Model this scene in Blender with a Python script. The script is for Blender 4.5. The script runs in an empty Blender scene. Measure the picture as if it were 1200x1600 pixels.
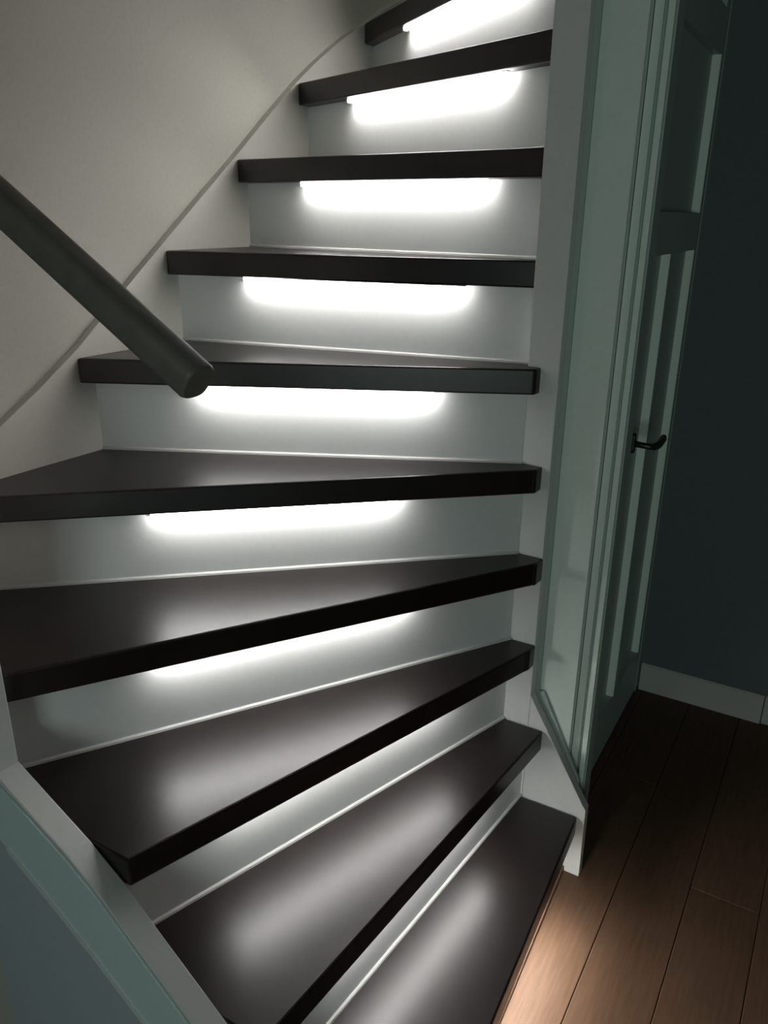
import bpy, bmesh, math, random
from mathutils import Matrix, Vector
random.seed(4)
C = bpy.context.scene.collection
sc = bpy.context.scene

# ------------------------------------------------------------------ camera
# frame: the stair wall runs along +Y, the photographer stands at x=0, y=0
FPX, PITCH, ROLL, EYE, YAW = 1242.54, 0.359482, 0.0106269, 1.40958, 0.529596
rt = Vector((math.cos(YAW), math.sin(YAW), 0))
hd = Vector((-math.sin(YAW), math.cos(YAW), 0))
fw = hd * math.cos(PITCH) + Vector((0, 0, -math.sin(PITCH)))
up = hd * math.sin(PITCH) + Vector((0, 0, math.cos(PITCH)))
r2 = rt * math.cos(ROLL) + up * math.sin(ROLL)
u2 = up * math.cos(ROLL) - rt * math.sin(ROLL)
cd = bpy.data.cameras.new('camera'); cam = bpy.data.objects.new('camera', cd); C.objects.link(cam)
cd.sensor_fit = 'HORIZONTAL'; cd.sensor_width = 36; cd.lens = 36 * FPX / 1200; cd.clip_start = .02
M = Matrix((r2, u2, -fw)).transposed().to_4x4(); M.translation = (0, 0, EYE)
cam.matrix_world = M
sc.camera = cam

# ------------------------------------------------------------------ light
w = bpy.data.worlds.new('world'); sc.world = w; w.use_nodes = True
bg = w.node_tree.nodes['Background']; bg.inputs[0].default_value = (.60, .72, .68, 1); bg.inputs[1].default_value = .004
def area(name, loc, target, sx, sy, power, col):
    l = bpy.data.lights.new(name, 'AREA'); l.shape = 'RECTANGLE'; l.size = sx; l.size_y = sy
    l.energy = power; l.color = col
    o = bpy.data.objects.new(name, l); C.objects.link(o); o.location = loc
    o.rotation_euler = (Vector(target) - Vector(loc)).to_track_quat('-Z', 'Y').to_euler()
    return o
area('landing_light', (-.70, 1.75, 3.3), (-1.25, 1.55, 1.9), .4, .5, 1.15, (1, .95, .85))
area('hall_lamp', (1.35, .15, 1.35), (-1.3, 1.35, 1.75), .7, .5, .25, (1, .95, .84))
area('hall_daylight', (.95, -2.3, 1.1), (-.4, 1.6, 1.3), 1.0, 1.0, 18.5, (.76, .95, .90))
sc.view_settings.view_transform = 'Standard'; sc.view_settings.look = 'None'
sc.view_settings.gamma = 1; sc.view_settings.use_curve_mapping = False
sc.view_settings.exposure = 0.0

# ------------------------------------------------------------------ materials
def mat(name, col, rough=.5, spec=.5, bump=0, scale=60, var=0, stretch=(1, 1, 1)):
    m = bpy.data.materials.new(name); m.use_nodes = True; nt = m.node_tree; b = nt.nodes['Principled BSDF']
    b.inputs['Base Color'].default_value = (*col, 1); b.inputs['Roughness'].default_value = rough
    b.inputs['Specular IOR Level'].default_value = spec
    if bump or var:
        tc = nt.nodes.new('ShaderNodeTexCoord'); mp = nt.nodes.new('ShaderNodeMapping')
        mp.inputs['Scale'].default_value = stretch
        nt.links.new(tc.outputs['Object'], mp.inputs[0])
        n = nt.nodes.new('ShaderNodeTexNoise'); n.inputs['Scale'].default_value = scale; n.inputs['Detail'].default_value = 5
        nt.links.new(mp.outputs[0], n.inputs['Vector'])
        if bump:
            bp = nt.nodes.new('ShaderNodeBump'); bp.inputs['Strength'].default_value = bump; bp.inputs['Distance'].default_value = .002
            nt.links.new(n.outputs['Fac'], bp.inputs['Height']); nt.links.new(bp.outputs[0], b.inputs['Normal'])
        if var:
            r = nt.nodes.new('ShaderNodeValToRGB')
            r.color_ramp.elements[0].position = .3; r.color_ramp.elements[1].position = .7
            r.color_ramp.elements[0].color = (*[c * (1 - var) for c in col], 1)
            r.color_ramp.elements[1].color = (*[min(1, c * (1 + var)) for c in col], 1)
            nt.links.new(n.outputs['Fac'], r.inputs[0]); nt.links.new(r.outputs[0], b.inputs['Base Color'])
    return m
M_tread = mat('dark_wood_laminate', (.0135, .0090, .0080), .35, .54, .06, 30, .22, (1, 1, 1))
M_white = mat('white_riser_paint', (.74, .74, .725), .42, .5, .03, 90, .015)
M_string = mat('white_stringer_paint', (.72, .72, .69), .45, .5, .03, 80, .02)
M_wstring = mat('wall_string_paint', (.60, .58, .53), .5, .4, .03, 80, .02)
M_facing = mat('teal_white_paint', (.72, .83, .82), .5, .4, .03, 80, .02)
M_lower = mat('blue_grey_paint', (.53, .58, .61), .55, .4, .03, 80, .02)
M_wall = mat('off_white_wall_plaster', (.56, .54, .485), .9, .2, .12, 120, .03)
M_panel = mat('grey_green_panel_paint', (.78, .87, .80), .5, .4, .03, 80, .02)
M_door = mat('grey_door_paint', (.40, .47, .44), .5, .4, .03, 80, .02)
M_dark = mat('dark_blue_grey_wall_paint', (.125, .155, .155), .85, .2, .1, 120, .04)
M_base = mat('baseboard_paint', (.50, .50, .47), .5, .4)
M_caulk = mat('pale_trim', (.50, .50, .48), .5, .4)
M_rail = mat('charcoal_rail_wood', (.17, .155, .125), .5, .35, .05, 40, .10, (1, 1, 1))
M_metal = mat('blackened_metal', (.02, .022, .02), .35, .5)
M_profile = mat('white_plastic_channel', (.8, .8, .78), .4, .5)
M_gap = mat('dark_floor_gap', (.02, .012, .008), .8, .2)
M_floors = [mat('brown_wood_plank', c, .5, .15, .05, 14, .16, (9, .8, 9)) for c in
            ((.128, .074, .045), (.120, .069, .042), (.135, .078, .048))]
M_led = bpy.data.materials.new('lit_led_diffuser'); M_led.use_nodes = True
b = M_led.node_tree.nodes['Principled BSDF']
b.inputs['Base Color'].default_value = (.9, .9, .9, 1)
b.inputs['Emission Color'].default_value = (1, .985, .965, 1); b.inputs['Emission Strength'].default_value = 40

M_led_low = M_led.copy(); M_led_low.name = 'lit_led_diffuser_bottom_step'
M_led_low.node_tree.nodes['Principled BSDF'].inputs['Emission Strength'].default_value = 90

# ------------------------------------------------------------------ helpers
def link(name, bm, m, parent=None, bevel=0, seg=2):
    bmesh.ops.recalc_face_normals(bm, faces=bm.faces)
    if bevel:
        ed = [e for e in bm.edges if len(e.link_faces) == 2 and e.calc_face_angle(0) > .5]
        bmesh.ops.bevel(bm, geom=ed, offset=bevel, segments=seg, affect='EDGES', profile=.5, clamp_overlap=True)
    me = bpy.data.meshes.new(name); bm.to_mesh(me); bm.free(); me.materials.append(m)
    o = bpy.data.objects.new(name, me); C.objects.link(o)
    if parent: o.parent = parent
    return o
def prism(bm, poly, axis, a, b):
    """poly = 2-D points; axis 'z' -> (x,y), 'y' -> (x,z), 'x' -> (y,z); extruded from a to b"""
    f = {'z': lambda p, t: (p[0], p[1], t), 'y': lambda p, t: (p[0], t, p[1]), 'x': lambda p, t: (t, p[0], p[1])}[axis]
    lo = [bm.verts.new(f(p, a)) for p in poly]; hi = [bm.verts.new(f(p, b)) for p in poly]
    bm.faces.new(lo); bm.faces.new(hi); n = len(poly)
    for i in range(n): bm.faces.new((lo[i], lo[(i + 1) % n], hi[(i + 1) % n], hi[i]))
def box(bm, x0, x1, y0, y1, z0, z1): prism(bm, [(x0, y0), (x1, y0), (x1, y1), (x0, y1)], 'z', z0, z1)
def bx(name, d, m, parent=None, bevel=0): bm = bmesh.new(); box(bm, *d); return link(name, bm, m, parent, bevel)
def pr(name, poly, axis, a, b, m, parent=None, bevel=0):
    bm = bmesh.new(); prism(bm, poly, axis, a, b); return link(name, bm, m, parent, bevel)
def structure(o): o['kind'] = 'structure'; return o
def tag(o, label, cat, group=None):
    o['label'] = label; o['category'] = cat
    if group: o['group'] = group
    return o
def empty(name, loc):
    o = bpy.data.objects.new(name, None); C.objects.link(o); o.location = loc; o.empty_display_size = .05; return o
def V2(p): return Vector((p[0], p[1]))

# ------------------------------------------------------------------ the room
XW, XF = -1.317, -1.299            # plaster of the stair wall, face of its skirting board
structure(bx('wall_left', (XW - .1, XW, .55, 2.4, 0, 3.4), M_wall))
structure(bx('wall_front', (XW, -1.05, .532, .572, 0, 3.4), M_wall))
structure(bx('wall_back', (-.402, 1.9, 2.302, 2.4, 0, 2.7), M_dark))
structure(bx('wall_stairwell', (XW, -.402, 2.302, 2.4, 0, 3.4), M_wall))

# floor: real planks on a dark sub-floor
floor = structure(bx('floor', (-1.4, 1.9, -1.2, 2.4, -.05, -.012), M_gap))
PW = .1435
k = 0
for i in range(-6, 15):
    x0 = -.238 + (i - 1) * PW
    y = -1.2 + (i * .47 + .55) % 1.25 - 1.25
    far = .526 if i < -1 else 2.302                        # rows left of the stairs stop at the outer string
    while y < far:
        a, bb = max(y, -1.2), min(y + 1.25, far)
        if bb - a > .02:
            bm = bmesh.new(); box(bm, x0 + .0006, x0 + PW - .0006, a + .0006, bb - .0006, -.012, 0)
            link('plank', bm, M_floors[k % 3], floor, .0012, 1); k += 1
        y += 1.25

# dark wall: baseboard in two lengths meeting near the frame's edge
structure(pr('baseboard_back', [(2.302, 0), (2.302, .094), (2.293, .094), (2.288, .088), (2.288, 0)], 'x', -.395, -.040, M_base))
structure(pr('baseboard_corner', [(2.302, 0), (2.302, .092), (2.298, .092), (2.294, .087), (2.294, 0)], 'x', -.037, 1.9, M_base))

# ------------------------------------------------------------------ closet beside the stairs
DX = -.402
structure(bx('wall_closet', (-.466, DX - .045, 1.535, 2.302, 0, 3.4), M_panel))
structure(bx('trim_2', (DX - .045, DX + .001, 2.272, 2.302, 0, 2.6), M_door))
# narrow upright panel facing the room; its lower border runs down with the stair string
panel = structure(bx('wall_panel', (-.474, -.3835, 1.476, 1.500, 0, 2.6), M_panel))
bx('stile', (-.4755, -.459, 1.468, 1.476, .40, 2.6), M_door, panel, .0015)
pr('sloping_rail', [(-.4755, .43), (-.459, .43), (-.448, .432), (-.350, .236), (-.350, .150), (-.4755, .36)], 'y', 1.4675, 1.476, M_door, panel, .0015)
# stepped architrave of the closet door
arch = structure(bx('trim_1', (-.3835, -.347, 1.512, 1.56, 0, 2.6), M_door))
bx('bead', (-.3825, -.3675, 1.500, 1.512, 0, 2.6), M_panel, arch, .001)
bx('bead', (-.3615, -.3500, 1.502, 1.512, 0, 2.6), M_panel, arch, .001)
structure(bx('trim_3', (DX - .045, DX - .001, 1.56, 1.612, 0, 2.6), M_door))

# door: front face built with real recesses (two narrow panels below, one wide above)
def recessed_door():
    d = empty('door_1', (DX, 1.615, 0)); d['kind'] = 'structure'
    y0, y1, z0, z1 = 1.615, 2.270, .008, 2.35
    dep = .017
    holes = [(1.70, 1.947, .165, 1.330), (2.0, 2.222, .165, 1.330), (1.70, 2.222, 1.418, 1.765), (1.70, 2.222, 1.86, 2.24)]
    ys = sorted({y0, y1, *[h[0] for h in holes], *[h[1] for h in holes]})
    zs = sorted({z0, z1, *[h[2] for h in holes], *[h[3] for h in holes]})
    def inhole(y, z): return any(h[0] < y < h[1] and h[2] < z < h[3] for h in holes)
    bm = bmesh.new(); vs = {}
    def v(x, y, z):
        kk = (round(x, 5), round(y, 5), round(z, 5))
        if kk not in vs: vs[kk] = bm.verts.new(kk)
        return vs[kk]
    def quad(*p):
        bm.faces.new([v(*q) for q in p])
    X = lambda y, z: DX - dep if inhole(y, z) else DX
    for i in range(len(ys) - 1):
        for j in range(len(zs) - 1):
            a, b_, c, e = ys[i], ys[i + 1], zs[j], zs[j + 1]; my, mz = (a + b_) / 2, (c + e) / 2
            x = X(my, mz); quad((x, a, c), (x, b_, c), (x, b_, e), (x, a, e))
            quad((DX - .04, a, c), (DX - .04, b_, c), (DX - .04, b_, e), (DX - .04, a, e))
            if i + 1 < len(ys) - 1:
                xn = X((ys[i + 1] + ys[i + 2]) / 2, mz)
                if xn != x: quad((x, b_, c), (x, b_, e), (xn, b_, e), (xn, b_, c))
            if j + 1 < len(zs) - 1:
                xn = X(my, (zs[j + 1] + zs[j + 2]) / 2)
                if xn != x: quad((x, a, e), (x, b_, e), (xn, b_, e), (xn, a, e))
    for j in range(len(zs) - 1):
        for y in (y0, y1): quad((DX, y, zs[j]), (DX, y, zs[j + 1]), (DX - .04, y, zs[j + 1]), (DX - .04, y, zs[j]))
    for i in range(len(ys) - 1):
        for z in (z0, z1): quad((DX, ys[i], z), (DX, ys[i + 1], z), (DX - .04, ys[i + 1], z), (DX - .04, ys[i], z))
    for vert in bm.verts: vert.co -= Vector((DX, 1.615, 0))
    link('door_leaf', bm, M_door, d)
    # paler beads added on recesses' far sides, colour standing in for lit reveals
    for (yy, za, zb) in ((1.947, .165, 1.330), (2.222, .165, 1.330), (2.222, 1.418, 1.765)):
        bx('bead', (-.017, .0035, yy - .004 - 1.615, yy + .004 - 1.615, za, zb), M_panel, d, .001)
    # handle: long plate, neck and lever
    h = pr('door_handle', [(.150 + .010 * math.cos(t * math.pi / 8), .934 + (.0135 if t < 8 else -.0135) + .010 * math.sin(t * math.pi / 8)) for t in range(16)],
           'x', 0, .017, M_metal, d, .003)
    tube('lever_neck', [(.004, .150, .934), (.030, .150, .932), (.048, .151, .931), (.057, .158, .930)], [.0075, .007, .007, .0075], M_metal, h)
    tube('lever', [(.056, .155, .930), (.061, .175, .930), (.062, .200, .932), (.061, .225, .934), (.059, .240, .934)], [.0075, .0085, .008, .008, .0065], M_metal, h)
    return d
def tube(name, pts, rad, m, parent=None, n=12):
    bm = bmesh.new(); P = [Vector(p) for p in pts]; rings = []
    for i, p in enumerate(P):
        t = (P[min(i + 1, len(P) - 1)] - P[max(i - 1, 0)]).normalized()
        a = t.cross(Vector((0, 0, 1))); a = a.normalized() if a.length > .1 else Vector((0, 1, 0)); b_ = t.cross(a).normalized()
        rings.append([bm.verts.new(p + (a * math.cos(q * 2 * math.pi / n) + b_ * math.sin(q * 2 * math.pi / n)) * rad[i]) for q in range(n)])
    for r0, r1 in zip(rings, rings[1:]):
        for q in range(n): bm.faces.new((r0[q], r0[(q + 1) % n], r1[(q + 1) % n], r1[q]))
    bm.faces.new(rings[0]); bm.faces.new(rings[-1])
    o = link(name, bm, m, parent)
    for f in o.data.polygons: f.use_smooth = len(f.vertices) == 4
    return o
recessed_door()

# ------------------------------------------------------------------ staircase
stair = empty('staircase', (0, 0, 0))
tag(stair, 'winding staircase with dark brown treads, white risers and white strings', 'staircase')
Y0, YP, XP = .572, 1.4402, -.5305      # outer string face, post face, post's left edge
T = .0489
Z = {1: .163, 2: .354, 3: .556, 4: .757, 5: .949, 6: 1.140, 7: 1.331, 8: 1.521, 9: 1.7055, 10: 1.886}
NOSE = {1: ((-.338, 1.437), (-.290, Y0)), 2: ((-.433, 1.437), (-.518, Y0)), 3: ((-.471, 1.412), (-.747, Y0)),
        4: ((-.470, 1.405), (-1.024, Y0)), 5: ((-.488, 1.410), (XF - .010, .690)), 6: ((-.507, 1.419), (XF, 1.032)),
        7: ((-.5225, 1.4575), (XF, 1.290)), 8: ((XP, 1.462), (XF, 1.536)), 9: ((XP, 1.4705), (XF, 1.780)), 10: ((XP, 1.508), (XF, 2.089))}
RIS = {1: ((-.370, YP), (-.330, Y0)), 2: ((-.473, YP), (-.558, Y0)), 3: ((XP + .004, YP), (-.809, Y0)), 4: ((XP + .006, 1.4385), (-1.080, Y0)), 5: ((XP + .008, 1.4375), (XF, .754)),
       6: ((XP + .003, 1.4395), (XF, 1.070)), 7: ((XP, 1.470), (XF, 1.323)), 8: ((XP, 1.500), (XF, 1.571)), 9: ((XP, 1.505), (XF, 1.820)), 10: ((XP, 1.532), (XF, 2.131))}
RIS[11] = ((XP + .03, 1.532), (-1.12, 2.30))
for k in range(1, 11):
    (nr, nl), (br, bl) = NOSE[k], RIS[k + 1]
    back = .010                                            # the tread runs a little under the next riser
    d = (V2(br) - V2(bl)).normalized(); n = Vector((-d.y, d.x))
    if (V2(nl) - V2(bl)).dot(n) > 0 or (V2(nr) - V2(br)).dot(n) > 0: n = -n
    brp, blp = V2(br) + n * back, V2(bl) + n * back
    poly = [nr]
    if k <= 6:
        poly = [(nr[0], nr[1])]
        if nr[1] < YP - .002: poly = [(nr[0] + .004, YP - .0005), (nr[0] + .002, nr[1] + .002), (nr[0] - .004, nr[1] - .002 if k > 3 else nr[1] - .012)]
        else: poly = [(nr[0], nr[1])]
    poly.append(nl)
    if k == 4: poly.append((XF, Y0))
    if k == 10: poly += [(XF, 2.30)]
    # keep the back edge inside the two string faces
    if k <= 3: blp = V2((bl[0] + n.x * back, Y0))
    elif k != 10: blp = V2((XF, bl[1] + n.y * back / max(.3, abs(n.y)) * .5))
    poly.append(tuple(blp))
    poly.append((br[0], min(brp.y, YP - .0005)) if k <= 5 else (br[0], brp.y))
    if k == 1: poly = [nr, nl, (RIS[2][1][0] - .012, Y0), (RIS[2][0][0] - .012, 1.437)]
    if k == 2: poly = [nr, nl, (RIS[3][1][0] - .012, Y0), (XP, 1.437)]
    tr = pr('tread', poly, 'z', Z[k] - T, Z[k], M_tread, stair, .0035)
    # riser below this tread
    (rr, rl) = RIS[k]; d = (V2(rl) - V2(rr)).normalized(); n = Vector((-d.y, d.x))
    if (V2(nl) - V2(rl)).dot(n) > 0: n = -n                # n points away from the room
    th = .012; z0 = 0 if k == 1 else Z[k - 1]
    e = [V2(rr), V2(rl), V2(rl) + n * th, V2(rr) + n * th]
    rs = pr('riser', [tuple(q) for q in e], 'z', z0 + .0005, Z[k] - T - .0005, M_white, stair)
    if k > 1:
        tn = .005
        bm = bmesh.new()
        a0, a1 = V2(rr), V2(rl)
        sec = [(0, 0), (tn, 0), (tn * .8, .0036), (0, .006)]
        v0 = [bm.verts.new((*(a0 - n * s[0]), z0 + s[1])) for s in sec]; v1 = [bm.verts.new((*(a1 - n * s[0]), z0 + s[1])) for s in sec]
        bm.faces.new(v0); bm.faces.new(v1)
        for i in range(4): bm.faces.new((v0[i], v0[(i + 1) % 4], v1[(i + 1) % 4], v1[i]))
        link('bead', bm, M_caulk, rs)
    else:
        pr('floor_bead', [(rr[0] + .001, YP), (rl[0] + .001, Y0), (rl[0] + .016, Y0), (rr[0] + .016, YP)], 'z', .0005, .016, M_floors[2], rs, .003)

# centre post and the right-hand string running down to the floor
po = pr('newel_post', [(XP, YP), (-.4685, YP), (-.4685, 1.532), (XP, 1.532)], 'z', 0, 3.4, M_string, stair, .0015)
po['label'] = 'white centre post where the narrow tread ends meet'
pr('string', [(-.468, 0), (-.320, 0), (-.322, .185), (-.330, .196), (-.468, .430)], 'y', YP, 1.464, M_string, stair, .0012)
# wall string (skirting) rising behind the tread ends
SK = [(.592, .90), (.70, .955), (.849, 1.042), (.938, 1.094), (1.041, 1.160), (1.179, 1.266), (1.265, 1.330), (1.40, 1.430), (1.529, 1.524), (1.65, 1.615), (1.77, 1.704), (1.86, 1.762), (1.934, 1.806), (2.0, 1.842), (2.082, 1.880), (2.18, 1.93), (2.30, 1.985)]
pr('wall_string', SK + [(2.30, 1.40), (1.2, .55), (.592, .3)], 'x', XW, XF, M_wstring, stair)
# outer string on the near left
OS = [(-.962, .640), (-.89, .598), (-.82, .558), (-.756, .513), (-.705, .465), (-.64, .408), (-.577, .353), (-.40, .195), (-.26, .070), (-.25, 0), (-.962, 0)]
pr('outer_string', OS, 'y', .532, .5705, M_string, stair, .0015)
pr('facing_board', [(-1.05, .637), (-.970, .637)] + [(x, z - .003) for x, z in OS[1:9] if x < -.3] + [(-.30, .03)] + [(x, z - .006) for x, z in reversed([(-1.05, .567), (-.958, .513), (-.88, .462), (-.79, .398), (-.691, .320), (-.60, .240), (-.48, .13)])], 'y', .5275, .532, M_facing, stair, .001)
pr('lower_panel', [(-1.05, .552), (-.958, .501)] + [(x, z - .012) for x, z in [(-.88, .462), (-.79, .398), (-.691, .320), (-.60, .240), (-.48, .13)]] + [(-.36, .001), (-1.05, .001)], 'y', .5300, .5320, M_lower, stair)
BD = [(-.958, .513), (-.88, .462), (-.79, .398), (-.691, .320), (-.60, .240), (-.48, .13)]
bm = bmesh.new()
prism(bm, BD + [(x + .006, z - .012) for x, z in reversed(BD)], 'y', .524, .532)
link('string_bead', bm, M_string, stair, .001)
npo = bx('corner_post', (-1.050, -.962, .5325, .5712, 0, 1.66), M_string, stair, .002)

# ------------------------------------------------------------------ handrail
hr = empty('handrail', (-.9618, .560, 1.5214))
tag(hr, 'charcoal rounded handrail slanting down to a free cut end on the left', 'handrail')
A = Vector((-.9618, .560, 1.5214)); B = Vector((-.534, .560, 1.2555))
def rail_mesh():
    bm = bmesh.new(); t = (B - A).normalized(); s = Vector((0, 1, 0)); u = s.cross(t).normalized()
    if u.z < 0: u = -u
    sec = []
    a, bq, ex = .0190, .0190, 3.0
    for q in range(32):
        th = q * 2 * math.pi / 32; c, n_ = math.cos(th), math.sin(th)
        sec.append((a * math.copysign(abs(c) ** (2 / ex), c), bq * math.copysign(abs(n_) ** (2 / ex), n_)))
    rings = []
    for dist, k_ in ((0, 1), (.25, 1), ((B - A).length - .004, 1), ((B - A).length, .90)):
        rings.append([bm.verts.new(A + t * dist + s * (x * k_) + u * (y * k_) - A) for x, y in sec])
    for r0, r1 in zip(rings, rings[1:]):
        for q in range(32): bm.faces.new((r0[q], r0[(q + 1) % 32], r1[(q + 1) % 32], r1[q]))
    bm.faces.new(rings[0]); bm.faces.new(rings[-1])
    return bm
rl_ = link('rail', rail_mesh(), M_rail, hr)
for f in rl_.data.polygons: f.use_smooth = len(f.vertices) == 4

# ------------------------------------------------------------------ LED light strips under the nosings
GLOW = {10: (-1.085, -.62), 9: (-1.108, -.645), 8: (-1.116, -.656), 7: (-1.130, -.672), 6: (-1.109, -.688), 5: (-1.060, -.715), 4: (-.925, -.662), 3: (-.745, -.583)}
NAMES = {10: 'lit light strip under the topmost tread, cut by the top edge', 9: 'lit light strip under the second tread from the top',
         8: 'lit light strip under the third tread from the top', 7: 'lit light strip under the fourth tread from the top',
         6: 'lit light strip right of the handrail end, under that tread', 5: 'lit light strip under the first tread below the handrail end',
         4: 'lit light strip under the fourth tread from the bottom', 3: 'lit light strip under the third tread from the bottom',
         2: 'light strip hidden under the second tread from the floor', 1: 'light strip under the bottom tread, lighting the wooden floor'}
for k in range(10, 0, -1):
    r, l = V2(RIS[k][0]), V2(RIS[k][1]); d = (l - r).normalized()
    n = Vector((-d.y, d.x));
    if (V2(NOSE[k][1]) - l).dot(n) < 0: n = -n            # towards the room
    if k > 2:
        g0, g1 = GLOW[k]; pl = r + (l - r) * ((g0 - r.x) / (l.x - r.x)); p2 = r + (l - r) * ((g1 - r.x) / (l.x - r.x))
    elif k == 2: pl, p2 = r + d * .66, r + d * .18
    else: pl, p2 = r + d * .62, r + d * .17
    off = {3: .015, 4: .014, 2: .014, 1: .020}.get(k, .016)
    c = (pl + p2) / 2 + n * off; L = (pl - p2).length
    e = empty('light_strip', (c.x, c.y, Z[k] - T)); e.rotation_euler = (0, 0, math.atan2(d.y, d.x))
    tag(e, NAMES[k], 'light', 'light strips under the stair treads')
    ch = bx('channel', (-L / 2 - .008, L / 2 + .008, -.0065, .0065, -.0016, -.0003), M_profile, e, .0006)
    bm = bmesh.new(); sec = [(.0065 * math.cos(t * math.pi / 6), -.0017 - .0078 * math.sin(t * math.pi / 6)) for t in range(7)]
    if k == 1: sec = [(-.006, -.0017), (.006, -.0017), (.006, -.0030), (-.006, -.0030)]
    prism(bm, sec, 'x', -L / 2, L / 2); link('diffuser', bm, M_led_low if k == 1 else M_led, e)
    for s in (1,):
        bx('end_cap', tuple(sorted((s * L / 2, s * (L / 2 + .008)))) + (-.0065, .0065, -.0095, -.0017), M_profile, e, .0006)
